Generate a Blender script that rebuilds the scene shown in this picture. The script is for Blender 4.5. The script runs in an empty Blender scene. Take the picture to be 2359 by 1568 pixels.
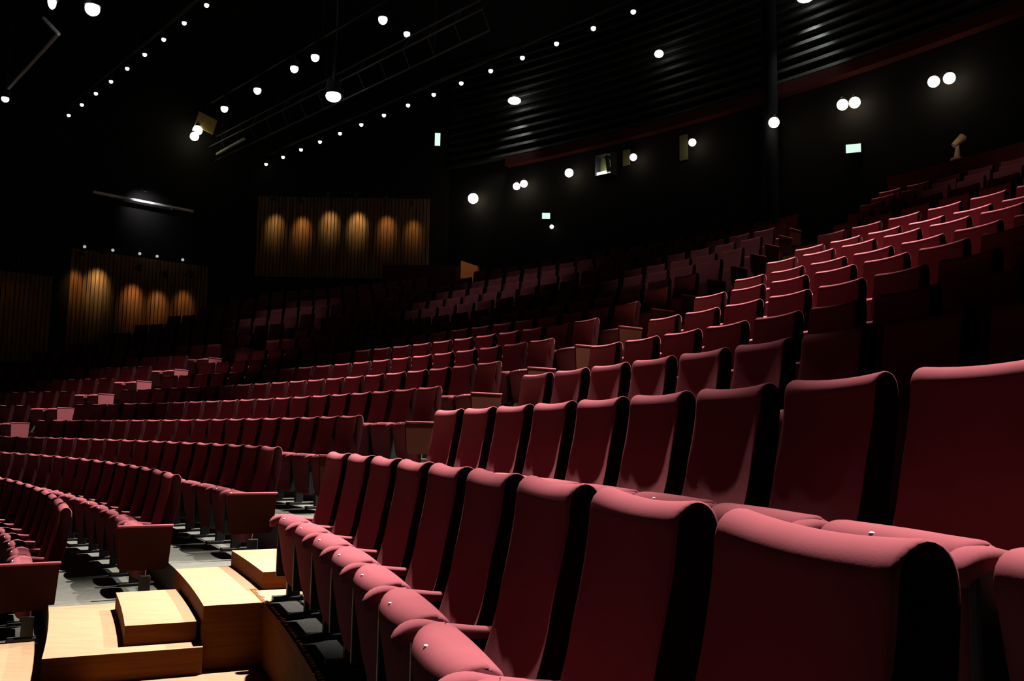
import bpy, bmesh, math, random
from mathutils import Vector, Matrix
random.seed(5)
scene = bpy.context.scene
col = scene.collection
W_PX, H_PX = 2359, 1568
F_PX, PITCH, ROLL = 2079.8, 0.10832, -0.0170
# ------------------------------------------------------------------ camera
cp, sp = math.cos(PITCH), math.sin(PITCH)
cr, sr = math.cos(ROLL), math.sin(ROLL)
R0, U0, FW = Vector((1, 0, 0)), Vector((0, -sp, cp)), Vector((0, cp, sp))
RT, UP = R0*cr - U0*sr, R0*sr + U0*cr
cam_d = bpy.data.cameras.new('camera')
cam_d.sensor_width = 36.0
cam_d.lens = F_PX/W_PX*36.0
cam_d.clip_start, cam_d.clip_end = 0.05, 200
cam = bpy.data.objects.new('camera', cam_d)
col.objects.link(cam)
cam.matrix_world = Matrix(((RT.x, UP.x, -FW.x, 0), (RT.y, UP.y, -FW.y, 0), (RT.z, UP.z, -FW.z, 0), (0, 0, 0, 1)))
scene.camera = cam
# ------------------------------------------------------------------ world, exposure
w = bpy.data.worlds.new('world'); scene.world = w; w.use_nodes = True
w.node_tree.nodes['Background'].inputs[0].default_value = (0.6, 0.5, 0.5, 1)
w.node_tree.nodes['Background'].inputs[1].default_value = 0.0
vs = scene.view_settings
vs.view_transform = 'Standard'; vs.look = 'None'; vs.exposure = 0.0; vs.gamma = 1.0; vs.use_curve_mapping = False
scene.cycles.use_denoising = True
scene.cycles.max_bounces = 6
scene.cycles.sample_clamp_indirect = 2.0
# ------------------------------------------------------------------ hall geometry (metres, eye point at the origin)
ROWS = 'abcdefghijklmnopq'
NR = len(ROWS)
H = 0.9625
ZT = [-0.586, -0.336, -0.104, 0.212, 0.565, 0.927, 1.28, 1.631, 1.969, 2.326, 2.66, 3.044, 3.414, 3.809, 4.192, 4.569, 4.944]
AR = [0.375, 0.3969, 0.4188, 0.4407, 0.4631, 0.4794, 0.4867, 0.4962, 0.5064, 0.5163, 0.5264, 0.537, 0.5498, 0.5623, 0.5743, 0.5858, 0.5978]
A1 = [0.4854, 0.4876, 0.4956, 0.5166, 0.5296, 0.5434, 0.5482, 0.5544, 0.5611, 0.5698, 0.5786, 0.5875, 0.5965, 0.6065, 0.6178, 0.6284, 0.6397]
AL = [1.0166, 1.0158, 1.015, 1.0142, 1.0134, 1.0126, 1.0067, 1.0005, 0.9948, 0.9891, 0.984, 0.9785, 0.9724, 0.9657, 0.959, 0.9522, 0.9455]
RM = [25.713, 26.515, 27.393, 28.354, 29.404, 30.404, 31.268, 32.123, 33.016, 33.873, 34.752, 35.63, 36.528, 37.463, 38.384, 39.347, 40.273]
RR = [24.302, 25.104, 25.982, 26.943, 27.993, 28.993, 29.857, 30.712, 31.605, 32.462, 33.342, 34.22, 35.118, 36.053, 36.973, 37.936, 38.862]
CM, CR_ = Vector((-26.131, -5.069, 0)), Vector((-24.955, -4.523, 0))
PR, PM, GAP, GL = 0.605, 0.622, 0.150, 0.075   # seat pitch; gap between backs; offset of the measured left corners
ZF = [z - H for z in ZT]
Z_LOW = -1.46
Z_CEIL = 14.0
AX = 0.7195                                        # direction of the hall's long axis
U = Vector((math.cos(AX), math.sin(AX), 0)); V = Vector((-math.sin(AX), math.cos(AX), 0))
V_LEFT, R_REAR, Y_CHAM = 17.6, 44.6, 32.7

def pol(c, r, a, z=0.0):
    return Vector((c.x + r*math.cos(a), c.y + r*math.sin(a), z))
def ray(x, y):
    X, Y = (x - W_PX/2)/F_PX, (H_PX/2 - y)/F_PX
    return RT*X + UP*Y + FW
def on_left(x, y, off=0.0):                        # a point on the side wall
    d = ray(x, y); t = (V_LEFT - off - V.dot(-CM))/V.dot(d); return d*t
def on_cham(x, y, off=0.0):
    d = ray(x, y); return d*((Y_CHAM - off)/d.y)
def on_rear(x, y, off=0.0, rad=None):
    d = ray(x, y); rr = (rad or R_REAR) - off
    a = d.x**2 + d.y**2; b = d.x*CM.x + d.y*CM.y; c = CM.x**2 + CM.y**2 - rr**2
    return d*((b + math.sqrt(b*b - a*c))/a)
def at_z(x, y, z):
    d = ray(x, y); return d*(z/d.z)
def at_y(x, y, Y):
    d = ray(x, y); return d*(Y/d.y)

# ------------------------------------------------------------------ materials
def mat(name, base, rough=0.7, metal=0.0, sheen=0.0, bump=None, var=None, spec=0.3):
    m = bpy.data.materials.new(name); m.use_nodes = True
    nt = m.node_tree; b = nt.nodes['Principled BSDF']
    b.inputs['Base Color'].default_value = (*base, 1); b.inputs['Roughness'].default_value = rough
    b.inputs['Metallic'].default_value = metal; b.inputs['Specular IOR Level'].default_value = spec
    if sheen:
        b.inputs['Sheen Weight'].default_value = sheen; b.inputs['Sheen Roughness'].default_value = 0.5
        b.inputs['Sheen Tint'].default_value = (1.0, 0.45, 0.5, 1)
    tc = nt.nodes.new('ShaderNodeTexCoord')
    if var:                                        # (scale, amount): uneven colour
        n = nt.nodes.new('ShaderNodeTexNoise'); n.inputs['Scale'].default_value = var[0]; n.inputs['Detail'].default_value = 4
        mx = nt.nodes.new('ShaderNodeMix'); mx.data_type = 'RGBA'
        mx.inputs[6].default_value = (*[c*(1 - var[1]) for c in base], 1)
        mx.inputs[7].default_value = (*[min(1, c*(1 + var[1])) for c in base], 1)
        nt.links.new(tc.outputs['Object'], n.inputs['Vector']); nt.links.new(n.outputs['Fac'], mx.inputs[0])
        nt.links.new(mx.outputs[2], b.inputs['Base Color'])
    if bump:
        n2 = nt.nodes.new('ShaderNodeTexNoise'); n2.inputs['Scale'].default_value = bump[0]; n2.inputs['Detail'].default_value = 3
        bp = nt.nodes.new('ShaderNodeBump'); bp.inputs['Strength'].default_value = bump[1]; bp.inputs['Distance'].default_value = 0.01
        nt.links.new(tc.outputs['Object'], n2.inputs['Vector']); nt.links.new(n2.outputs['Fac'], bp.inputs['Height'])
        nt.links.new(bp.outputs['Normal'], b.inputs['Normal'])
    return m
def wood(name, c1, c2, scale, rough=0.5):
    m = mat(name, c1, rough, spec=0.06); nt = m.node_tree; b = nt.nodes['Principled BSDF']
    tc = nt.nodes.new('ShaderNodeTexCoord'); mp = nt.nodes.new('ShaderNodeMapping')
    mp.inputs['Scale'].default_value = scale; mp.inputs['Rotation'].default_value = (0, 0, 0.42)
    n = nt.nodes.new('ShaderNodeTexNoise'); n.inputs['Scale'].default_value = 3.0; n.inputs['Detail'].default_value = 6; n.inputs['Distortion'].default_value = 0.6
    cr_ = nt.nodes.new('ShaderNodeValToRGB')
    cr_.color_ramp.elements[0].color = (*c1, 1); cr_.color_ramp.elements[1].color = (*c2, 1)
    cr_.color_ramp.elements[0].position = 0.35; cr_.color_ramp.elements[1].position = 0.7
    nt.links.new(tc.outputs['Object'], mp.inputs['Vector']); nt.links.new(mp.outputs['Vector'], n.inputs['Vector'])
    nt.links.new(n.outputs['Fac'], cr_.inputs['Fac']); nt.links.new(cr_.outputs['Color'], b.inputs['Base Color'])
    return m
def emit(name, color, strength):
    m = bpy.data.materials.new(name); m.use_nodes = True; nt = m.node_tree
    nt.nodes.clear(); e = nt.nodes.new('ShaderNodeEmission'); o = nt.nodes.new('ShaderNodeOutputMaterial')
    e.inputs[0].default_value = (*color, 1); e.inputs[1].default_value = strength
    nt.links.new(e.outputs[0], o.inputs[0])
    try: m.cycles.emission_sampling = 'NONE'
    except Exception: pass
    return m
M_FAB = mat('maroon_velvet', (0.165, 0.045, 0.055), 0.95, sheen=0.0, bump=(220, 0.03), var=(7, 0.10), spec=0.0)
M_PANEL = mat('brown_veneer', (0.032, 0.010, 0.007), 0.95, var=(5, 0.15), spec=0.0)
M_BLACK = mat('black_steel', (0.012, 0.012, 0.013), 0.5)
M_SHADECLOTH = mat('shaded_back_cloth', (0.014, 0.0035, 0.004), 0.95, spec=0.0)  # shade painted on the back sides; rears darkened against red bounce
M_CARPET = mat('grey_carpet', (0.062, 0.062, 0.053), 0.95, bump=(90, 0.5), var=(18, 0.25), spec=0.1)
M_BOUNCECUT = mat('bounce_cut_floor', (0.02, 0.02, 0.02), 0.95, bump=(90, 0.5), spec=0.1)  # for unseen floor, made dark only to keep bounce off the chair fronts
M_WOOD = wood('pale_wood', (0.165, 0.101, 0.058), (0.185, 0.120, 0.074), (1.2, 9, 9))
M_WOODSHADE = wood('shaded_wood', (0.10, 0.027, 0.0045), (0.135, 0.042, 0.0075), (0.8, 0.8, 14), 0.8)  # same wood as the tops, with shade and orange bounce in the colour
M_SHADECARPET = mat('shaded_carpet', (0.035, 0.035, 0.032), 0.95, bump=(90, 0.5), var=(18, 0.25), spec=0.1)  # the grey carpet again, with the right block's shade in its colour
M_DARK = mat('dark_paint', (0.010, 0.009, 0.009), 0.9, spec=0.1)
M_RIB = mat('dark_rib_wood', (0.018, 0.017, 0.015), 0.6)
M_WALLWOOD = wood('brown_slat_wood', (0.09, 0.045, 0.018), (0.20, 0.12, 0.055), (9, 9, 0.3), 0.6)
M_REDWALL = mat('dark_red_paint', (0.06, 0.011, 0.009), 0.8, spec=0.1)
M_OCHRE = mat('ochre_metal', (0.45, 0.33, 0.10), 0.5)
M_STEEL = mat('grey_steel', (0.08, 0.08, 0.08), 0.5)
M_PALE = mat('pale_plate', (0.75, 0.72, 0.70), 0.4)
M_OLIVE = mat('olive_plaster', (0.10, 0.10, 0.04), 0.9)
M_BRASS = mat('pale_metal', (0.75, 0.68, 0.60), 0.35, metal=0.8)
M_ORANGE = mat('orange_panel', (0.55, 0.16, 0.03), 0.6)
M_CREAM = mat('cream_shade', (0.75, 0.62, 0.45), 0.6)
E_COOL = emit('cool_white_glow', (0.92, 1.0, 0.93), 6.0)
E_WHITE = emit('white_glow', (1.0, 0.95, 0.95), 3.0)
E_WARM = emit('warm_glow', (1.0, 0.86, 0.62), 9.0)
E_DIM = emit('dim_white_glow', (1.0, 1.0, 1.0), 0.42)
E_GREEN = emit('pale_green_glow', (0.74, 1.0, 0.86), 1.0)
E_DESK = emit('desk_glow', (0.95, 1.0, 0.82), 2.2)

# ------------------------------------------------------------------ mesh helpers
def link(name, bm, mats, parent=None, smooth=False, loc=None):
    bmesh.ops.recalc_face_normals(bm, faces=bm.faces)
    me = bpy.data.meshes.new(name); bm.to_mesh(me); bm.free()
    for m in (mats if isinstance(mats, (list, tuple)) else [mats]): me.materials.append(m)
    if smooth:
        for p in me.polygons: p.use_smooth = True
    o = bpy.data.objects.new(name, me); col.objects.link(o)
    if parent: o.parent = parent
    if loc is not None: o.location = loc
    return o
def tag(o, label=None, cat=None, group=None, kind=None):
    if label: o['label'] = label
    if cat: o['category'] = cat
    if group: o['group'] = group
    if kind: o['kind'] = kind
    return o
def empty(name, loc=(0, 0, 0), rot=0.0):
    o = bpy.data.objects.new(name, None); col.objects.link(o); o.empty_display_size = 0.1
    o.location = loc; o.rotation_euler = (0, 0, rot); return o
def box(bm, c, s, m=0, rot=None, bevel=0.0):
    r = bmesh.ops.create_cube(bm, size=1.0); vs_ = r['verts']
    bmesh.ops.scale(bm, vec=s, verts=vs_)
    fs = {f for v in vs_ for f in v.link_faces}
    for f in fs: f.material_index = m
    if bevel:
        es = {e for v in vs_ for e in v.link_edges}
        rb = bmesh.ops.bevel(bm, geom=list(es), offset=bevel, segments=2, affect='EDGES', profile=0.5)
        vs_ = list({v for f in rb['faces'] for v in f.verts} | {v for v in vs_ if v.is_valid})
        for f in rb['faces']: f.material_index = m
    if rot is not None: bmesh.ops.transform(bm, matrix=rot, verts=vs_)
    bmesh.ops.translate(bm, vec=c, verts=vs_)
    return vs_
def loft(bm, loops, cap=True, m=0):
    vl = [[bm.verts.new(p) for p in L] for L in loops]; n = len(loops[0])
    for a, b in zip(vl[:-1], vl[1:]):
        for i in range(n):
            f = bm.faces.new((a[i], a[(i+1) % n], b[(i+1) % n], b[i])); f.material_index = m
    if cap:
        for L, rev in ((vl[0], True), (vl[-1], False)):
            f = bm.faces.new(L[::-1] if rev else L); f.material_index = m
    return vl
def tube(bm, a, b, r, n=10, m=0, r2=None):
    a, b = Vector(a), Vector(b); d = (b - a).normalized()
    x = d.orthogonal().normalized(); y = d.cross(x)
    loft(bm, [[c + (x*math.cos(2*math.pi*i/n) + y*math.sin(2*math.pi*i/n))*q for i in range(n)] for c, q in ((a, r), (b, r if r2 is None else r2))], m=m)
def ball(bm, c, r, m=0, sc=(1, 1, 1), seg=14):
    rr = bmesh.ops.create_uvsphere(bm, u_segments=seg, v_segments=seg//2 + 1, radius=r)
    bmesh.ops.scale(bm, vec=sc, verts=rr['verts']); bmesh.ops.translate(bm, vec=c, verts=rr['verts'])
    for v in rr['verts']:
        for f in v.link_faces: f.material_index = m; f.smooth = True
def sector(bm, c, r0, r1, a0, a1, z0, z1, n=24, top=0, side=0):
    """solid slab between two radii and two angles; a0/a1 may be functions of radius"""
    f0 = a0 if callable(a0) else (lambda r: a0); f1 = a1 if callable(a1) else (lambda r: a1)
    P = {}
    for j, r in enumerate((r0, r1)):
        for i in range(n + 1):
            a = f0(r) + (f1(r) - f0(r))*i/n
            for k, z in enumerate((z0, z1)): P[j, i, k] = bm.verts.new(pol(c, r, a, z))
    def q(a, b, cc, d, m):
        f = bm.faces.new((P[a], P[b], P[cc], P[d])); f.material_index = m
    for i in range(n):
        q((0, i, 1), (1, i, 1), (1, i+1, 1), (0, i+1, 1), top)
        q((0, i, 0), (0, i+1, 0), (1, i+1, 0), (1, i, 0), side)
        q((0, i, 0), (0, i, 1), (0, i+1, 1), (0, i+1, 0), side)
        q((1, i, 0), (1, i+1, 0), (1, i+1, 1), (1, i, 1), side)
    q((0, 0, 0), (1, 0, 0), (1, 0, 1), (0, 0, 1), side)
    q((0, n, 0), (0, n, 1), (1, n, 1), (1, n, 0), side)
def prism(bm, pts, z0, z1, m=0):
    loft(bm, [[Vector((p.x, p.y, z)) for p in pts] for z in (z0, z1)], m=m)

# ------------------------------------------------------------------ seating tiers, floors
FR = 0.84                                           # riser line in front of the seat backs
def rfront(k): return RM[k] - FR
def rback(k): return RM[k+1] - FR if k + 1 < NR else R_REAR - 0.02
def a_near(k):                                      # camera-side edge of the near aisle, as seen from CM
    if k <= 3: return (0.418, 0.4175, 0.4205, 0.43)[k]
    p = pol(CR_, RR[k], AR[k] + 0.010); return math.atan2(p.y - CM.y, p.x - CM.x)
def a_far(k): return A1[k] - 0.0115 if k > 2 else (0.4865, 0.4840, 0.4845)[k]
bm = bmesh.new()
for k in range(NR):                                 # middle and left blocks
    sector(bm, CM, rfront(k), rback(k), a_far(k), 1.34, -2.2, ZF[k], n=40)
tag(link('floor', bm, M_CARPET), 'grey carpeted seating tiers of the middle and left blocks', 'floor', kind='structure')
bm = bmesh.new()
for k in range(2, NR):                              # right block
    r0 = RR[k] - (0.34 if k == 2 else FR); r1 = RR[k+1] - FR if k + 1 < NR else RR[k] + 2.2
    ps = pol(CM, rfront(k) + 0.45, a_near(k)); a_s = math.atan2(ps.y - CR_.y, ps.x - CR_.x)
    sector(bm, CR_, r0, r1, -0.12, a_s - 0.0005, -2.2, ZF[k], n=40)
tag(link('floor', bm, M_SHADECARPET), 'seating tiers of the right block, grey carpet with shade painted in', 'floor', kind='structure')
bm = bmesh.new()
sector(bm, CR_, 24.6, RR[2] - 0.345, 0.385, 0.432, -2.2, Z_LOW, n=20)
tag(link('floor', bm, M_WOOD), 'pale wooden landing at the foot of the stepped aisle', 'floor', kind='structure')
bm = bmesh.new()
sector(bm, CR_, 18.0, RR[2] - 0.345, -0.12, 0.3848, -2.2, Z_LOW, n=40)
tag(link('floor', bm, M_BOUNCECUT), 'unseen floor in front of the right block, made dark to cut bounce', 'floor', kind='structure')
bm = bmesh.new()
prism(bm, [CM + U*4 - V*30, CM + U*50 - V*30, CM + U*50 + V*24, CM + U*4 + V*24], -2.4, -2.2)
tag(link('floor', bm, M_DARK), 'black floor under the tiers', 'floor', kind='structure')
# riser face and metal-studded nosing in front of the right block
rn = RR[2] - 0.34
bm = bmesh.new(); sector(bm, CR_, rn - 0.02, rn - 0.001, 0.02, 0.4415, Z_LOW + 0.001, ZF[2] - 0.012, n=40)
tag(link('trim_1', bm, M_WOODSHADE), 'shaded wood riser face under the front row of the right block', 'trim', kind='structure')
bm = bmesh.new(); sector(bm, CR_, rn - 0.026, rn + 0.012, 0.02, 0.4405, ZF[2] - 0.012, ZF[2] + 0.004, n=40)
a = 0.436; i = 0
while a > 0.24:
    i += 1; a -= 0.0021 if i % 5 else 0.0042
    ball(bm, pol(CR_, rn - 0.004, a, ZF[2] + 0.006), 0.010, 1, (1.2, 1.2, 0.5), 8)
tag(link('trim_2', bm, [M_WOODSHADE, M_BRASS]), 'wood nosing with pale metal studs along the riser', 'trim', kind='structure')

# wooden stepped aisle between middle and right block
ORD = ['zeroth', 'first', 'second', 'third', 'fourth', 'fifth', 'sixth', 'seventh', 'eighth', 'ninth', 'tenth', 'eleventh', 'twelfth', 'thirteenth', 'fourteenth', 'fifteenth', 'sixteenth', 'seventeenth', 'eighteenth', 'nineteenth', 'twentieth']
pl_lab = {0: 'lowest pale wooden aisle platform at the bottom left, beside the front row', 1: 'pale wooden aisle platform carrying the nearer step block',
          2: 'pale wooden aisle platform carrying the farther step block beside the right block'}
for k in range(NR):
    bm = bmesh.new()
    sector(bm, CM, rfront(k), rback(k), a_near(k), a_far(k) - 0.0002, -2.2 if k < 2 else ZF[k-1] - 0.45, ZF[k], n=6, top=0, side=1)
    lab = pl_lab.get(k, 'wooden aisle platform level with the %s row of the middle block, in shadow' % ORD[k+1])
    tag(link('stair_platform', bm, [M_WOOD, M_WOODSHADE]), lab, 'platform', 'platforms of the stepped aisle')
bx_lab = {1: 'pale wooden step block, the nearer of the two lit ones', 2: 'pale wooden step block beside the legs of the right block, the farther lit one'}
for k in range(1, 8):
    r0 = rfront(k) + 0.435; r1 = rfront(k + 1) - 0.025
    n0, n1 = (0.4245, 0.4735) if k == 1 else (0.4385, 0.4855) if k == 2 else (a_near(k) + 0.008, a_far(k) - 0.008)
    hh = 0.12 if k < 3 else (ZF[k+1] - ZF[k])*0.5
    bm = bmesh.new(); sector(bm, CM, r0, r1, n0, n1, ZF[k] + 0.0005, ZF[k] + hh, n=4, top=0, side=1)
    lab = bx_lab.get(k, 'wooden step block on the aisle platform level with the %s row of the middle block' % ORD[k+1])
    tag(link('step_block', bm, [M_WOOD, M_WOODSHADE]), lab, 'step', 'step blocks of the stepped aisle')

# ------------------------------------------------------------------ the chair
def smooth(pts, n=3):
    out = []
    for i in range(len(pts) - 1):
        p0, p1, p2, p3 = (pts[max(0, i-1)], pts[i], pts[i+1], pts[min(len(pts)-1, i+2)])
        for j in range(n):
            t = j/n
            out.append(tuple(0.5*(2*b + (c - a)*t + (2*a - 5*b + 4*c - d)*t*t + (3*b - a - 3*c + d)*t**3) for a, b, c, d in zip(p0, p1, p2, p3)))
    return out + [pts[-1]]
def back_bm(wd, fine=True):
    front = [(0.125, 0.30), (0.097, 0.38), (0.066, 0.46), (0.039, 0.54), (0.020, 0.62), (0.009, 0.70), (0.003, 0.78), (0.001, 0.85), (0.002, 0.895)]
    roll = [(0.002, 0.930), (-0.014, 0.953), (-0.040, 0.9625), (-0.064, 0.956), (-0.080, 0.938), (-0.086, 0.910)]
    rear = [(-0.084, 0.86), (-0.074, 0.76), (-0.055, 0.64), (-0.030, 0.52), (0.015, 0.40), (0.060, 0.30)]
    if not fine:
        front = front[::3] + [front[-1]]; roll = roll[1::2]; rear = rear[::2] + [rear[-1]]
    prof = smooth(front + roll + rear, 2) if fine else front + roll + rear
    us = [-1, -.985, -.95, -.85, -.7, -.45, -.2, 0, .2, .45, .7, .85, .95, .985, 1] if fine else [-1, 0, 1]
    bm = bmesh.new(); loops = []
    for u in us:
        e = abs(u); q = 0.82 if e == 1 else 0.95 if e > .97 else 1.0
        if not fine: q = 1.0
        L = []
        for y, z in prof:
            mid = -0.042 + (0.15*max(0, (0.85 - z))/0.55)*0.9
            yy = mid + (y - mid)*q; zz = z if z < 0.8 else 0.8 + (z - 0.8)*(1 - (1-q)*0.12)
            scoop = 0.030*(e**2.2)*max(0.0, min(1.0, (0.93 - z)/0.25)) if y > mid else 0
            sag = -0.012*(1 - e*e)*(1 if z > .9 else 0)
            L.append(Vector((u*wd/2, yy + scoop, zz + sag)))
        loops.append(L)
    loft(bm, loops)
    bm.faces.ensure_lookup_table()
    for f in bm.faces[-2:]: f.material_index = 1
    nl = len(prof)
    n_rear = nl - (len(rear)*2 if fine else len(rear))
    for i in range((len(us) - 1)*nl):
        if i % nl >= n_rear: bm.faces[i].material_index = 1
    return bm
def seat_bm(wd, fine=True):
    """tipped-up seat pad standing on edge"""
    sec = [(0.150, 0.14), (0.235, 0.13), (0.262, 0.17), (0.285, 0.28), (0.305, 0.40), (0.318, 0.48), (0.312, 0.525), (0.290, 0.550), (0.255, 0.560), (0.205, 0.557), (0.172, 0.545), (0.155, 0.52), (0.150, 0.44), (0.148, 0.28)]
    sec = sec[::2] if not fine else smooth(sec + [sec[0]], 2)[:-1]
    us = [-1, -.975, -.93, -.8, -.6, -.3, 0, .3, .6, .8, .93, .975, 1] if fine else [-1, 0, 1]
    bm = bmesh.new(); loops = []
    for u in us:
        e = abs(u); q = 0.86 if e == 1 else 0.96 if e > .95 else 1.0
        if not fine: q = 1
        L = []
        for y, z in sec:
            my = 0.215; yy = my + (y - my)*q
            top = max(0.0, (z - 0.40)/0.16)
            zz = z - top*(0.006*e**2 + (1 - q)*0.05)
            if y > my: yy -= 0.034*e**2.6
            L.append(Vector((u*wd/2*(0.90 if z < .2 else 1.0), yy, zz)))
        loops.append(L)
    loft(bm, loops); return bm
def arm_bm(x, wd=0.080, fine=True):
    path = [(0.03, 0.532, .62), (0.10, 0.536, .68), (0.20, 0.545, .82), (0.24, 0.551, .95), (0.275, 0.550, 1.0), (0.302, 0.540, 1.0), (0.320, 0.520, .9), (0.322, 0.498, .6)]
    path = path[1::3] if not fine else smooth(path, 2)
    bm = bmesh.new(); loops = []
    for i, (y, z, s) in enumerate(path):
        a, b = path[max(0, i-1)], path[min(len(path)-1, i+1)]
        t = Vector((0, b[0]-a[0], b[1]-a[1])).normalized(); n = Vector((0, -t.z, t.y))
        L = []
        N = 10 if fine else 4
        for j in range(N):
            th = 2*math.pi*(j + .5)/N; cx_, sn = math.cos(th), math.sin(th)
            px = math.copysign(abs(cx_)**0.6, cx_)*wd/2*s; pn = math.copysign(abs(sn)**0.7, sn)*0.026*s
            L.append(Vector((x + px, y, z - 0.026)) + n*pn)
        loops.append(L)
    loft(bm, loops); return bm
def plate_bm():
    bm = bmesh.new(); ball(bm, (0.0, 0.297, 0.5445), 0.008, 0, (1, 0.8, 0.6), 10); return bm
def support_bm(x):
    bm = bmesh.new()
    box(bm, (x, 0.185, 0.335), (0.030, 0.20, 0.37), bevel=0.006)
    return bm
def pedestal_bm(x):
    bm = bmesh.new()
    box(bm, (x, 0.17, 0.085), (0.050, 0.085, 0.17), bevel=0.006)
    return bm
def foot_bm(x):
    bm = bmesh.new(); box(bm, (x, 0.15, 0.013), (0.085, 0.30, 0.026), bevel=0.006); return bm
def panel_bm(x):
    bm = bmesh.new()
    pts = [(-0.02, 0.545), (0.385, 0.545), (0.390, 0.52), (0.375, 0.24), (0.35, 0.215), (0.03, 0.215), (0.00, 0.24)]
    loft(bm, [[Vector((x + s*0.014, y, z)) for y, z in pts] for s in (-1, 1)])
    return bm
def cap_bm(x):
    bm = bmesh.new(); box(bm, (x, 0.182, 0.556), (0.040, 0.42, 0.020), bevel=0.007); return bm

KINDS = {}
def chair_meshes(kind):
    """kind: R/M pitch, end flags"""
    pitch, near_end, far_end = kind
    wd = pitch - GAP
    xa = pitch/2 - 0.002
    P = [('backrest', back_bm(wd), [M_FAB, M_SHADECLOTH], True, None), ('seat', seat_bm(pitch - 0.10), M_FAB, True, None), ('number_plate', plate_bm(), M_PALE, False, None)]
    if far_end: P += [('end_panel', panel_bm(xa + 0.02), M_PANEL, False, 'brown veneer end panel facing the aisle'), ('armrest', cap_bm(xa + 0.02), M_FAB, True, None), ('pedestal', pedestal_bm(xa + 0.02), M_BLACK, False, None), ('foot', foot_bm(xa + 0.02), M_BLACK, False, None)]
    else: P += [('armrest', arm_bm(xa), M_FAB, True, None), ('arm_support', support_bm(xa), M_BLACK, False, None), ('pedestal', pedestal_bm(xa), M_BLACK, False, None), ('foot', foot_bm(xa), M_BLACK, False, None)]
    if near_end in ('panel', 'soft'):
        P += [('end_panel', panel_bm(-xa - 0.02), M_PANEL if near_end == 'panel' else M_FAB, False, 'brown veneer end panel facing the aisle' if near_end == 'panel' else 'maroon upholstered end panel facing the aisle'), ('armrest', cap_bm(-xa - 0.02), M_FAB, True, None), ('pedestal', pedestal_bm(-xa - 0.02), M_BLACK, False, None), ('foot', foot_bm(-xa - 0.02), M_BLACK, False, None)]
    elif near_end == 'arm':
        P += [('armrest', arm_bm(-xa), M_FAB, True, None), ('arm_support', support_bm(-xa), M_BLACK, False, None), ('pedestal', pedestal_bm(-xa), M_BLACK, False, None), ('foot', foot_bm(-xa), M_BLACK, False, None)]
    return P
def proto(kind):
    if kind in KINDS: return KINDS[kind]
    root = None; parts = []
    for nm, b, m, sm, lab in chair_meshes(kind):
        o = link(nm, b, m, smooth=sm)
        if sm:
            try: o.data.set_sharp_from_angle(angle=math.radians(50))
            except Exception: pass
        parts.append((o, lab))
    KINDS[kind] = {'parts': parts, 'used': False}
    return KINDS[kind]

# every seat of the three blocks: (block, row, number from the aisle, pitch, angle, radius, centre)
seats = []
for k in range(NR):
    if k >= 2:
        n = 9 if k == 2 else 10 if k < 5 else 11 if k < 9 else 12
        for i in range(n):
            seats.append(('R', k, i, n, PR, AR[k] - (i*PR + (PR - GAP)/2)/RR[k], RR[k], CR_))
    n = min(20, int(((AL[k] - A1[k])*RM[k] - 1.55)/PM)) if k > 2 else 20
    if k == 3: n = 19
    for i in range(n):
        seats.append(('M', k, i, n, PM, A1[k] + ((i + 1)*PM - (PM - GAP)/2)/RM[k], RM[k], CM))
    if k >= 4:
        for i in range(12):
            seats.append(('L', k, i, 12, PM, AL[k] + ((i + 1)*PM - GL - (PM - GAP)/2)/RM[k], RM[k], CM))
def px_of(p):
    d = p.dot(FW); return W_PX/2 + F_PX*p.dot(RT)/d, H_PX/2 - F_PX*p.dot(UP)/d
vis = []
for s in seats:
    b, k, i, n, pt, a, r, c = s
    top = pol(c, r, a, ZT[k]); x, y = px_of(top) if top.dot(FW) > 0.2 else (9999, 0)
    lim = 2500 if top.length > 4 else 3400
    if -45 < x < lim: vis.append((top.length, s))
vis.sort(key=lambda q: q[0])
single, rest = vis[:300], vis[300:]
BLK = {'R': 'right block', 'M': 'middle block', 'L': 'left block'}
for dist, (b, k, i, n, pt, a, r, c) in single:
    near = ('panel' if b == 'M' and i == 0 else 'soft' if b == 'L' and i == 0 else 'arm' if b == 'R' and i == n - 1 else '')
    far = b == 'M' and i == n - 1
    kd = proto((pt, near, far))
    root = empty('theatre_chair', pol(c, r, a, ZF[k] + 0.001), a + math.pi/2)
    row = k - 1 if b == 'R' else k + 1
    rown = 'front row' if row == 1 else ORD[row] + ' row'
    if b == 'L':
        lab = ('maroon tip-up chair with end panel at the far aisle' if i == 0 else 'maroon tip-up chair %s from the far aisle' % ORD[i+1]) + ', %s of the left block' % rown
    else:
        lab = ('maroon tip-up chair at the wooden stepped aisle' if i == 0 else 'maroon tip-up chair %s from the wooden stepped aisle' % ORD[i+1]) + ', %s of the %s' % (rown, BLK[b])
    tag(root, lab, 'chair', 'maroon tip-up chairs of the ' + BLK[b])
    for o, plab in kd['parts']:
        if kd['used']:
            q = o.copy(); col.objects.link(q)
        else: q = o
        if o.name.split('.')[0] == 'foot': q.parent = last
        else: q.parent = root
        last = q
        if plab and not kd['used']: q['label'] = plab
    kd['used'] = True
for kd in KINDS.values():
    if not kd['used']:
        for o, _ in kd['parts']: bpy.data.objects.remove(o)
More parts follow.
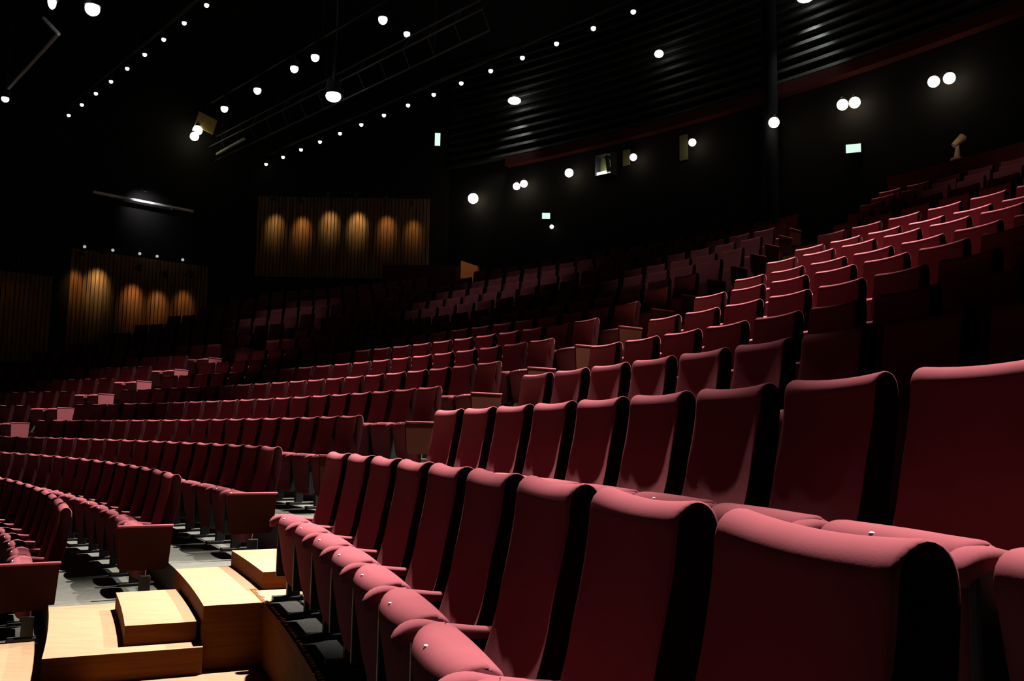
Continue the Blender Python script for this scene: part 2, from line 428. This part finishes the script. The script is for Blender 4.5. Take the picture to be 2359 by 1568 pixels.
# the remaining, farthest chairs
print('SEATS', len(seats), 'visible', len(vis), 'rest', len(rest))
bm = bmesh.new()
def merge(src, mtx, mi):
    me = bpy.data.meshes.new('t'); src.to_mesh(me); src.free(); me.transform(mtx)
    n0 = len(bm.faces); bm.from_mesh(me); bpy.data.meshes.remove(me)
    bm.faces.ensure_lookup_table()
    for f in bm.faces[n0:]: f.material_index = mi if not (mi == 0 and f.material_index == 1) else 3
for dist, (b, k, i, n, pt, a, r, c) in rest:
    mtx = Matrix.Translation(pol(c, r, a, ZF[k] + 0.001)) @ Matrix.Rotation(a + math.pi/2, 4, 'Z')
    merge(back_bm(pt - GAP, False), mtx, 0); merge(seat_bm(pt - 0.10, False), mtx, 0)
    merge(arm_bm(pt/2, fine=False), mtx, 0)
    t = bmesh.new(); box(t, (pt/2, 0.17, 0.26), (0.04, 0.12, 0.52)); merge(t, mtx, 1)
    if i == 0 and b != 'R': merge(panel_bm(-pt/2 - 0.02), mtx, 2 if b == 'M' else 0); merge(cap_bm(-pt/2 - 0.02), mtx, 0)
tag(link('theatre_chairs', bm, [M_FAB, M_BLACK, M_PANEL, M_SHADECLOTH]), 'distant maroon tip-up chairs filling the upper rows of the hall', 'chairs', kind='stuff')

# ------------------------------------------------------------------ walls and ceiling
def wall_quad(name, a, b, z0, z1, m, thick=0.3, out=None, lab=''):
    d = (b - a).normalized(); n = out if out else Vector((d.y, -d.x, 0))
    bm = bmesh.new(); prism(bm, [a, b, b + n*thick, a + n*thick], z0, z1)
    return tag(link(name, bm, m), lab or None, 'wall', kind='structure')
d0 = Vector((1, 0, 0))
pc = CM + V*V_LEFT; t_ = (Y_CHAM - pc.y)/U.y; P_LC = pc + U*t_                     # left wall meets chamfer
dx = math.sqrt(R_REAR**2 - (Y_CHAM - CM.y)**2); P_CR = Vector((CM.x + dx, Y_CHAM, 0))  # chamfer meets rear wall
wall_quad('wall_left', CM + U*4 + V*V_LEFT, P_LC, -2.2, Z_CEIL, M_DARK, out=V)
wall_quad('wall_corner', P_LC, P_CR, -2.2, Z_CEIL, M_DARK, out=Vector((0, 1, 0)))
a_end = math.atan2(P_CR.y - CM.y, P_CR.x - CM.x); a_beg = 0.05
bm = bmesh.new()
sector(bm, CM, R_REAR, R_REAR + 0.4, a_beg, a_end + 0.005, -2.2, Z_CEIL, n=60)
tag(link('wall_rear', bm, M_DARK), None, 'wall', kind='structure')
bm = bmesh.new()                                                               # horizontal ribs above the lamps
Z_SOF = on_rear(2150, 112).z
z = Z_SOF + 0.34
while z < Z_CEIL - 0.1:
    prof = [(0.0, z), (-0.10, z + 0.02), (-0.13, z + 0.06), (-0.11, z + 0.16), (0.0, z + 0.20)]
    loft(bm, [[pol(CM, R_REAR - 0.001 + q[0], a_beg + (a_end - a_beg)*i/60, q[1]) for q in prof] for i in range(61)])
    z += 0.30
tag(link('trim_3', bm, M_RIB), 'dark horizontal ribs on the upper rear wall', 'trim', kind='structure')
bm = bmesh.new(); sector(bm, CM, R_REAR - 0.30, R_REAR - 0.001, a_beg, 0.95, Z_SOF, Z_SOF + 0.30, n=60)
tag(link('trim_4', bm, M_REDWALL), 'dark red soffit band above the rear wall lamps', 'trim', kind='structure')
pr = CM - V*27.0
wall_quad('wall_right', CM + U*4 - V*27, CM + U*46 - V*27, -2.2, Z_CEIL, M_DARK, out=-V)
wall_quad('wall_front', CM + U*4 - V*27, CM + U*4 + V*18, -2.2, Z_CEIL, M_DARK, out=-U)
bm = bmesh.new()
prism(bm, [CM + U*3.5 - V*27.5, CM + U*46 - V*27.5, CM + U*46 + V*19, CM + U*3.5 + V*19], Z_CEIL, Z_CEIL + 0.3)
tag(link('ceiling', bm, M_DARK), 'black ceiling', 'ceiling', kind='structure')

# slatted wood panels on side wall and corner wall
def slats(name, a, b, z0, z1, nrm, m, pitch=0.13):
    bm = bmesh.new(); d = b - a; L = d.length; d.normalize(); n = int(L/pitch)
    for i in range(n):
        p = a + d*(i + 0.5)*L/n; q = d*pitch*0.46
        prism(bm, [p - q, p + q, p + q*0.8 + nrm*0.03, p - q*0.8 + nrm*0.03], z0, z1)
    return link(name, bm, m)
def xy(p): return Vector((p.x, p.y, 0))
g1a, g1b = xy(on_cham(592, 520)), xy(on_cham(990, 520))
tag(slats('wall_panelling', g1a, g1b, on_cham(790, 640).z, on_cham(790, 455).z, Vector((0, -1, 0)), M_WALLWOOD), 'brown slatted wall panelling with six warm scallops of light on the corner wall', 'panelling')
g2a, g2b = xy(on_left(160, 640)), xy(on_left(478, 660))
tag(slats('wall_panelling', g2a, g2b, 1.7, on_left(300, 590).z, -V, M_WALLWOOD), 'brown slatted wall panelling with warm scallops of light on the left wall', 'panelling')
g3a, g3b = xy(on_left(-160, 640)), xy(on_left(122, 640))
tag(slats('wall_panelling', g3a, g3b, 1.0, on_left(60, 630).z, -V, M_WALLWOOD), 'dim brown slatted wall panelling at the far left edge', 'panelling')

# ------------------------------------------------------------------ lights
def spot(name, parent, loc, target, watts, size_deg, blend=0.5, color=(1, 0.92, 0.82), rad=0.05):
    L = bpy.data.lights.new(name, 'SPOT'); L.energy = watts; L.spot_size = math.radians(size_deg); L.spot_blend = blend
    L.color = color; L.shadow_soft_size = rad
    o = bpy.data.objects.new(name, L); col.objects.link(o)
    o.location = loc; dv = Vector(target) - Vector(loc)
    o.rotation_euler = dv.to_track_quat('-Z', 'Y').to_euler()
    if parent:
        o.location = Vector(loc) - parent.location; o.parent = parent
    return o
def point(name, parent, loc, watts, color, rad=0.1):
    L = bpy.data.lights.new(name, 'POINT'); L.energy = watts; L.color = color; L.shadow_soft_size = rad
    o = bpy.data.objects.new(name, L); col.objects.link(o); o.location = Vector(loc) - (parent.location if parent else Vector()); o.parent = parent
    return o
def downlight(name, p, r, em, label, cat='ceiling light', group=None, sc=(1, 1, 1), up=0.25):
    """can with a glowing lens below, hung from the bar above it"""
    root = empty(name, p); tag(root, label, cat, group)
    bm = bmesh.new(); tube(bm, (0, 0, r*0.35), (0, 0, r*2.2), r*1.12, 12); tube(bm, (0, 0, r*2.2), (0, 0, r*2.2 + up), r*0.25, 6)
    link('housing', bm, M_BLACK, root)
    bm = bmesh.new(); ball(bm, (0, 0, 0), r, 0, sc); link('lens', bm, em, root)
    return root
# two straight dotted rows of small downlights under battens
def batten(a, b, label, r=0.04, group='lighting battens under the ceiling'):
    root = empty('lighting_batten', a); tag(root, label, 'batten', group)
    bm = bmesh.new(); tube(bm, (0, 0, 0), b - a, r, 8); link('bar', bm, M_BLACK, root)
    for t in (0.1, 0.5, 0.9):
        p = (b - a)*t; bm = bmesh.new(); tube(bm, p, (p.x, p.y, Z_CEIL - a.z - 0.02), 0.012, 6); link('suspension_rod', bm, M_BLACK, root)
    return root
def dots(pa, pb, n, zz, r, where, bar):
    a, b = at_z(*pa, zz), at_z(*pb, zz); d = (b - a)/(n - 1)
    up = Vector((0, 0, r*2.2 + 0.20)); batten(a - d*0.4 + up, b + d*2.4 + up, bar)
    for i in range(n):
        downlight('ceiling_downlight', a + d*i, r, E_WHITE, 'small white ceiling downlight, %s from the left in the %s dotted row' % (ORD[i+1], where), group='small downlights in dotted rows', up=0.16)
dots((130, 288), (476, 12), 10, 9.9, 0.055, 'upper left', 'black lighting batten carrying the upper left dotted row of downlights')
dots((613, 378), (1459, 27), 15, 9.9, 0.062, 'long middle', 'black lighting batten carrying the long middle dotted row of downlights')
# larger house lights on the bar between them
big = [(517, 250), (593, 208), (678, 158), (726, 132), (882, 45)]
P5 = [at_z(x, y, 10.4) for x, y in big]
d5 = (P5[-1] - P5[0]).normalized(); up5 = Vector((0, 0, 0.115*2.2 + 0.22))
batten(P5[0] - d5*1.0 + up5, P5[-1] + d5*4 + up5, 'black lighting batten carrying the five larger white house lights')
for i, p in enumerate(P5):
    downlight('house_light', p, 0.115, E_WHITE, 'larger white house light, %s from the left of five on the bar' % ORD[i+1], group='larger house lights on the bar', up=0.2, sc=(1, 1, 1.1))
# ladder truss running across the hall
ta, tb = at_z(496, 316, 10.7), at_z(1130, -12, 10.7)
root = empty('lighting_truss', ta); tag(root, 'thin dark steel lighting truss crossing the ceiling', 'truss')
dn = Vector((0, 0, -0.45)); dt = tb - ta; sd = Vector((dt.y, -dt.x, 0)).normalized()*0.25
for nm, off in (('chord', Vector((0, 0, 0))), ('chord', dn + sd), ('chord', dn*2.0)):
    bm = bmesh.new(); tube(bm, off, dt + off, 0.022, 8); link(nm, bm, M_STEEL, root)
for i in range(15):
    p = dt*(i/14)
    for qa, qb in ((p, p + dn + sd), (p + dn + sd, p + dn*2.0)):
        bm = bmesh.new(); tube(bm, qa, qb, 0.012, 6); link('lacing_strut', bm, M_STEEL, root)
for t in (0.05, 0.5, 0.95):
    p = dt*t; bm = bmesh.new(); tube(bm, p, (p.x, p.y, Z_CEIL - ta.z - 0.02), 0.012, 6); link('suspension_rod', bm, M_BLACK, root)
def bar(name, pa, pb, r, m, label, cat='bar', hang=True):
    root = empty(name, pa); tag(root, label, cat)
    bm = bmesh.new(); tube(bm, (0, 0, 0), pb - pa, r, 8); link('tube', bm, m, root)
    if hang:
        for t in (0.15, 0.85):
            p = (pb - pa)*t; bm = bmesh.new(); tube(bm, p, (p.x, p.y, Z_CEIL - pa.z - 0.02), 0.010, 6); link('suspension_rod', bm, M_BLACK, root)
    return root
M_LIT = mat('lit_grey_steel', (0.55, 0.55, 0.57), 0.5)  # paler copy of the steel, its lit look put into the colour
bar('lighting_bar', at_z(500, 355, 9.9), at_z(562, 320, 9.9), 0.05, M_LIT, 'short lighting bar in painted-lit grey below the left end of the truss')
b2 = at_z(135, 78, 9.6); b1 = at_z(20, 203, 9.6)
cb = bar('lighting_bar', b1, b2, 0.045, M_LIT, 'grey lighting bar with a bent end in the upper left corner')
bm = bmesh.new(); tube(bm, b2 - b1, at_y(101, 42, b2.y + 0.4) - b1, 0.045, 8); link('tube', bm, M_LIT, cb)

def lamp_fix(name, p, r, em, label, sc=(1, 1, 1), up=1.0, group=None):
    return downlight(name, p, r, em, label, 'spotlight', group, sc, up)
l1 = lamp_fix('stage_spotlight', at_z(213, 20, 10.0), 0.17, E_COOL, 'large bright cool white spotlight at the top left', up=3.4)
l2 = lamp_fix('stage_spotlight', at_z(120, 4, 10.0), 0.12, E_COOL, 'cool white spotlight cut by the top edge, far left', (0.7, 1, 1.5), up=3.5)
l3 = lamp_fix('stage_spotlight', at_z(12, 228, 9.4), 0.10, E_COOL, 'small cool white spotlight at the left edge under the grey bar', (1, 1, .9), up=4)
l4 = lamp_fix('stage_spotlight', at_z(768, 222, 9.55), 0.19, E_COOL, 'bright cool white spotlight hanging under the truss', (1.15, 1.15, 0.8), up=4.0)
# key lights above the frame that light the seats
def key(label, p, tgt, watts, ang, blend=0.7, color=(1, 0.93, 0.84), rad=0.12):
    l = lamp_fix('stage_spotlight', Vector(p), 0.15, E_COOL, label, up=Z_CEIL - p[2] - 0.34)
    spot('beam', l, Vector(p) + Vector((0, 0, -0.22)), tgt, watts, ang, blend, color, rad)
key('cool white spotlight high above the stepped aisle, out of frame', (0.05, 9.7, 13.4), (-2.0, 4.9, -0.8), 70000, 30, 0.9)
key('cool white spotlight high over the near end of the right block', (3.4, 5.6, 13.4), (0.7, 1.3, 0.0), 46000, 15, 0.9)
key('cool white spotlight high above the upper stepped aisle', (8.5, 13.9, 13.4), (2.6, 9.9, 1.6), 190000, 27, 0.9)
key('cool white spotlight high over the upper middle block', (-3.3, 24.1, 13.0), (-9.0, 20.0, 1.0), 46000, 32, 0.8)
key('cool white spotlight high over the lower middle block', (1.5, 17.0, 13.2), (-4.6, 12.5, 0.3), 85000, 40, 0.9)
key('cool white spotlight over the front of the hall aimed at the upper middle rows', (-7.0, 12.0, 12.8), (0.0, 22.5, 3.1), 1500, 20, 0.9)
key('cool white spotlight over the front of the hall aimed at the upper aisle rows', (-5.0, 9.0, 12.8), (4.0, 16.6, 3.1), 1300, 18, 0.9)
key('cool white spotlight over the front of the hall aimed at the upper left rows', (-12.0, 17.0, 12.8), (-6.6, 27.0, 3.2), 1000, 14, 0.9)
key('added warm spotlight at the rear over the upper stepped aisle, for wall lamp light', (9.6, 20.6, 13.2), (6.4, 17.6, 4.6), 16000, 24, 0.9, (1, 0.85, 0.7))  # added lamp, stands in for wall lamp light on the upper chair tops
key('warm white spotlight over the hall front aimed at the top right rows', (-2.0, 5.0, 12.8), (9.2, 14.6, 4.2), 1500, 16, 0.9, (1, 0.8, 0.7))
# rear wall lamps washing the ribs
def wall_lamp(x, y, label, r, em, sc=(1, 1, 1), wash=0, color=(0.9, 1, 0.92), glow=0, surf=on_rear, off=0.35, down=True, cat='wall lamp', plate=False, group=None):
    p = surf(x, y, off); q = surf(x, y, 0.0); root = empty('wall_lamp', p); tag(root, label, cat, group)
    nrm = Vector((q.x - p.x, q.y - p.y, 0)); nrm = nrm.normalized()
    bm = bmesh.new(); tube(bm, Vector((0, 0, r*1.1)), Vector((0, 0, r*1.1)) + nrm*(off + 0.03), 0.03, 8); ball(bm, (0, 0, r*1.0), r*0.5); link('bracket', bm, M_BLACK, root)
    bm = bmesh.new(); ball(bm, (0, 0, 0), r, 0, sc); link('globe', bm, em, root)
    if wash: spot('beam', root, p + Vector((0, 0, -r - 0.1)), p + Vector((0, 0, -4)) + nrm*0.6, wash, 80, 0.8, color, 0.08)
    if glow: point('bulb', root, p + Vector((0, 0, -r*1.6)) - nrm*(r*0.5), glow, color, 0.12)
    return root
wall_lamp(1185, 232, 'bright cool white lamp washing the ribbed rear wall, near the centre', 0.19, E_COOL, (1.2, 1.2, .6), 170, off=0.45)
wall_lamp(1855, -6, 'bright cool white lamp washing the ribbed rear wall, cut by the top edge', 0.19, E_COOL, (1.2, 1.2, .6), 170, off=0.45)
wall_lamp(1518, 124, 'cool white lamp on the dark upper rear wall between the two ribbed washes', 0.14, E_COOL, (1, 1, .8), 4, off=0.5)
WARM = (1.0, 0.85, 0.6)
wl = [((1090, 457), 0.25, 'leftmost bright warm lamp of the row on the rear wall'), ((1190, 429), 0.17, 'left bulb of the second warm pair on the rear wall'), ((1207, 423), 0.17, 'right bulb of the second warm pair on the rear wall'),
      ((1311, 398), 0.19, 'single warm lamp left of the lit booth window'), ((1459, 362), 0.15, 'round warm lamp just right of the lit booth window'), ((1595, 328), 0.15, 'single warm lamp between the booth window and the dark column'),
      ((1783, 282), 0.19, 'single warm lamp in front of the dark column'), ((1941, 241), 0.19, 'left bulb of the warm pair above the right exit sign'), ((1969, 236), 0.19, 'right bulb of the warm pair above the right exit sign'),
      ((2151, 188), 0.18, 'left bulb of the rightmost warm pair'), ((2187, 180), 0.18, 'right bulb of the rightmost warm pair')]
for (x, y), r, lab in wl: wall_lamp(x, y, lab, r*0.75, E_WARM, glow=1.6, off=1.0 if x == 1783 else 0.35, color=WARM, group='warm lamps along the rear wall')
# olive plates beside two of them
def wall_box(name, x0, y0, x1, y1, surf, th, m, label, cat, off=0.0):
    a, b, c = surf(x0, y1, off), surf(x1, y1, off), surf(x0, y0, off)
    d = xy(b - a); n = Vector((d.y, -d.x, 0)).normalized()
    if n.dot(Vector((0, -1, 0))) < 0: n = -n
    bm = bmesh.new(); A, B = xy(a), xy(b); prism(bm, [A, B, B + n*th, A + n*th], a.z, c.z)
    return tag(link(name, bm, m), label, cat)
wall_box('wall_plate', 1437, 348, 1452, 384, on_rear, 0.06, M_OLIVE, 'dim olive wall plate beside the round lamp right of the booth window', 'plate')
wall_box('wall_plate', 1568, 314, 1585, 372, on_rear, 0.06, M_OLIVE, 'dim olive wall plate left of the lamp before the dark column', 'plate')
# exit signs
def sign(x, y, w_, h_, surf, label, off=0.10):
    p = surf(x, y, off); q = surf(x, y, 0); n = xy(p - q).normalized(); tng = Vector((-n.y, n.x, 0))
    root = empty('exit_sign', p); tag(root, label, 'exit sign')
    rot = Matrix.Rotation(math.atan2(tng.y, tng.x), 4, 'Z')
    bm = bmesh.new(); box(bm, (0, 0, 0), (w_ + .06, 0.10, h_ + .06), rot=rot); link('housing', bm, M_BLACK, root)
    bm = bmesh.new(); box(bm, n*0.056, (w_, 0.012, h_), rot=rot); link('lit_face', bm, E_GREEN, root)
sign(1258, 498, 0.27, 0.20, on_rear, 'small pale green exit sign below the warm lamp pair, left part of the rear wall')
sign(1966, 343, 0.36, 0.22, on_rear, 'pale green exit sign below the warm lamp pair on the right')
sign(1008, 322, 0.20, 0.48, on_cham, 'upright pale green lit sign at the rear corner')
wall_lamp(1271, 522, 'tiny white lamp just below the left exit sign', 0.07, E_WHITE, off=0.2)
# lit booth window
p = on_rear(1402, 384, 0.0); n = xy(CM - p).normalized(); tg = Vector((-n.y, n.x, 0))
if tg.x < 0: tg = -tg
root = empty('booth_window', p - n*0.0); tag(root, 'lit projection booth window with olive back wall and glowing desk', 'window')
root['kind'] = 'structure'; root.name = 'window_1'
hw, hh = 0.30, 0.33
def rb(c, s, m, nm, extra=None):
    bm = bmesh.new(); rot = Matrix.Rotation(math.atan2(tg.y, tg.x), 4, 'Z'); box(bm, c, s, rot=rot)
    return link(nm, bm, m, root)
rb(n*0.02, (2*hw, 0.02, 2*hh), M_OLIVE, 'back_wall')
for sx in (-1, 1): rb(n*0.16 + tg*sx*(hw + .02), (0.04, 0.34, 2*hh + .08), M_BLACK, 'window_frame')
for sz in (-1, 1): rb(n*0.16 + Vector((0, 0, sz*(hh + .02))), (2*hw, 0.34, 0.04), M_BLACK, 'window_frame')
rb(n*0.15 + Vector((0, 0, -hh + 0.07)), (2*hw - .02, 0.2, 0.11), E_DESK, 'glowing_desk')  # the desk itself emits, in place of lamplight falling on it
bm = bmesh.new(); tube(bm, n*0.3 + tg*0.22 + Vector((0, 0, -hh + .05)), n*0.3 + tg*0.16 + Vector((0, 0, .1)), 0.07, 10); ball(bm, n*0.3 + tg*0.16 + Vector((0, 0, 0.18)), 0.10); link('equipment', bm, M_BLACK, root)
point('bulb', root, p + n*0.22 + Vector((0, 0, -0.12)), 5.0, (0.95, 1, 0.75), 0.05)
# yellow pair on the left wall with ochre bracket plates
for (x, y), r, lab in (((455, 300), 0.17, 'upper globe of the yellow-lit pair beside the ochre bracket'), ((448, 314), 0.155, 'lower globe of the yellow-lit pair beside the ochre bracket')):
    wall_lamp(x, y, lab, r, emit('yellow_white_glow', (1, 1, 0.72), 4), glow=4, color=(1, .85, .4), surf=on_left, off=0.5)
pb = on_left(474, 283, 0.5); bm = bmesh.new()
rot = Matrix.Rotation(AX, 4, 'Z')
box(bm, (0, 0, 0), (0.7, 0.05, 0.55), rot=rot @ Matrix.Rotation(0.25, 4, 'Y')); box(bm, V*0.15, (0.3, 0.3, 0.12), rot=rot)
tag(link('bracket_plate', bm, M_OCHRE, loc=pb), 'ochre metal bracket plate lit by the yellow globes', 'bracket')
# scallop spots over the panelling
for x, y, wt, cl in ((627, 462, 40, 0), (690, 468, 45, 1), (755, 455, 55, 0), (820, 458, 80, 0), (888, 466, 45, 1), (950, 475, 25, 1)):
    p = on_cham(x, y, 0.6); root = empty('panel_downlight', p)
    tag(root, 'small dark downlight over the %s scallop from the left on the corner wall' % ORD[[627, 690, 755, 820, 888, 950].index(x) + 1], 'downlight', 'downlights over the wall panelling')
    bm = bmesh.new(); tube(bm, (0, 0, 0.02), (0, 0, 0.22), 0.07, 10); tube(bm, (0, 0, 0.18), (0, 0.58, 0.18), 0.02, 6); link('housing', bm, M_BLACK, root)
    spot('beam', root, p + Vector((0, 0, -0.03)), p + Vector((0, 0.55, -0.75)), wt*2.4, 46, 1.0, (1, 0.72, 0.36) if cl == 0 else (1, 0.55, 0.22), 0.12)
for j, (x, y, wt, cl) in enumerate(((187, 590, 30, 1), (240, 588, 90, 0), (322, 625, 50, 1), (380, 640, 35, 1), (440, 640, 25, 1))):
    p = on_left(x, y, 0.6); root = empty('panel_downlight', p)
    tag(root, 'small dark downlight over the %s scallop from the left on the left wall' % ORD[j+1], 'downlight', 'downlights over the wall panelling')
    bm = bmesh.new(); tube(bm, (0, 0, 0.02), (0, 0, 0.22), 0.07, 10); tube(bm, (0, 0, 0.18), V*0.58 + Vector((0, 0, 0.18)), 0.02, 6); link('housing', bm, M_BLACK, root)
    spot('beam', root, p + Vector((0, 0, -0.03)), p + V*0.55 + Vector((0, 0, -0.8)), wt*2.2, 48, 1.0, (1, 0.74, 0.38) if cl == 0 else (1, 0.5, 0.2), 0.12)
p = on_left(40, 610, 0.8); root = empty('panel_downlight', p); tag(root, 'dim downlight over the panelling at the far left edge', 'downlight')
bm = bmesh.new(); tube(bm, (0, 0, 0.02), (0, 0, 0.22), 0.07, 10); tube(bm, (0, 0, 0.18), V*0.8 + Vector((0, 0, 0.18)), 0.02, 6); link('housing', bm, M_BLACK, root)
spot('beam', root, p + Vector((0, 0, -0.03)), p + V*0.5 + Vector((0, 0, -1.6)), 3, 110, 1, (1, 0.5, 0.2), 0.05)
# tiny dots and the pale streak on the left wall
for j, (x, y) in enumerate(((195, 568), (260, 576), (322, 584), (362, 590), (421, 598))):
    wall_lamp(x, y, 'tiny dim white lamp above the left wall panelling, %s from the left' % ORD[j+1], 0.05, E_DIM, surf=on_left, off=0.15, group='tiny lamps above the left wall panelling')
p0, p1 = on_left(215, 442, 0.25), on_left(445, 487, 0.25)
bm = bmesh.new(); tube(bm, p0, p1, 0.05, 10); tube(bm, p0 + (p1-p0)*.2, p0 + (p1-p0)*.2 + V*0.27, 0.03, 6); tube(bm, p0 + (p1-p0)*.8, p0 + (p1-p0)*.8 + V*0.27, 0.03, 6)
rail = tag(link('wall_rail', bm, M_LIT), 'rail in painted-lit grey high on the left wall', 'rail')
pm = on_left(335, 440, 0.7)
r_ = empty('panel_downlight', pm); tag(r_, 'small downlight above the pale rail on the left wall', 'downlight')
bm = bmesh.new(); tube(bm, (0, 0, 0), (0, 0, 0.2), 0.06, 10); tube(bm, (0, 0, 0.15), V*0.72 + Vector((0, 0, 0.15)), 0.02, 6); link('housing', bm, M_BLACK, r_)
spot('beam', r_, pm + Vector((0, 0, -0.02)), on_left(332, 465, 0.25), 60, 110, 1.0, (1, 1, 1), 0.03)

# ------------------------------------------------------------------ rear of the house
bm = bmesh.new()                                                                # dark column on the rear wall
tube(bm, on_rear(1775, 300, 0.5)*1 + Vector((0, 0, -20)) if False else Vector((*on_rear(1775, 300, 0.6)[:2], ZF[-1])), Vector((*on_rear(1775, 300, 0.6)[:2], Z_CEIL)), 0.2, 20)
tag(link('column', bm, mat('dark_blue_grey_paint', (0.008, 0.008, 0.011), 0.9, spec=0.08), smooth=False), 'round dark blue-grey column on the rear wall', 'column')
# dark red parapet behind the last row of the right block
ra = RR[-1] + 0.55; tp = on_rear(2013, 411, 0, None)
a0 = AR[-1] + 0.004; d = ray(2013, 411)
zt = d.z/math.hypot(d.x, d.y)*math.hypot(*pol(CR_, ra, a0).xy)
bm = bmesh.new(); sector(bm, CR_, ra, ra + 0.08, 0.12, a0, ZF[-1], zt, n=30)
tag(link('parapet', bm, M_REDWALL), 'dark red parapet wall behind the last row of the right block', 'parapet')
# made-up lamp on the parapet in place of a lit doorway reveal
d = ray(2204, 362); s_ = 0
q = None
for a in [0.12 + 0.001*i for i in range(500)]:
    pp = pol(CR_, ra + 0.04, a, zt)
    if q is None or abs(px_of(pp)[0] - 2204) < abs(px_of(q)[0] - 2204): q = pp
root = empty('standin_lamp', q); tag(root, 'made-up cream-shaded lamp on the red parapet, in place of a lit doorway reveal', 'lamp')
bm = bmesh.new(); tube(bm, (0, 0, 0), (0, 0, 0.03), 0.12, 14); tube(bm, (0, 0, 0.03), (0.02, 0, 0.30), 0.06, 10, r2=0.03); link('base', bm, M_CREAM, root)
bm = bmesh.new(); tube(bm, (-0.06, 0, 0.28), (0.13, 0, 0.44), 0.05, 12, r2=0.09); link('lamp_shade', bm, M_CREAM, root)
point('bulb', root, q + Vector((-0.25, -0.25, 0.42)), 0.6, (1, .7, .4), 0.04)
# orange-faced pier at the rear corner and low red wall beside it
py = 31.0; pa, pbb = at_y(1061, 636, py), at_y(1099, 636, py); pt_ = at_y(1061, 600, py)
bm = bmesh.new(); prism(bm, [xy(pa), xy(pbb), xy(pbb) + Vector((0.05, 0.35, 0)), xy(pa) + Vector((0, 0.35, 0))], ZF[-1], pt_.z)
for v in bm.verts:
    if v.co.z > 5 and v.co.x > xy(pbb).x - 0.05: v.co.z -= 0.18
tag(link('pier', bm, M_ORANGE), 'small orange wooden pier at the far rear corner', 'pier')
pc0, pc1 = at_y(880, 640, py + .3), at_y(1058, 612, py + .3)
bm = bmesh.new(); prism(bm, [xy(pc0), xy(pc1), xy(pc1) + Vector((0, .12, 0)), xy(pc0) + Vector((0, .12, 0))], ZF[-1], pc1.z)
tag(link('parapet', bm, M_REDWALL), 'dark red low wall left of the orange pier', 'parapet')
pk = at_y(1120, 560, py - 0.5)
r_ = lamp_fix('stage_spotlight', Vector((pk.x - 2.5, py - 4, 12.5)), 0.10, E_COOL, 'added spotlight high in front of the orange pier, only to light it', up=1.2)  # added lamp that only serves to brighten the pier
spot('beam', r_, Vector((pk.x - 2.5, py - 4, 12.3)), (pa.x + .3, py, pt_.z - .3), 500, 9, 0.6, (1, .9, .8), 0.05)
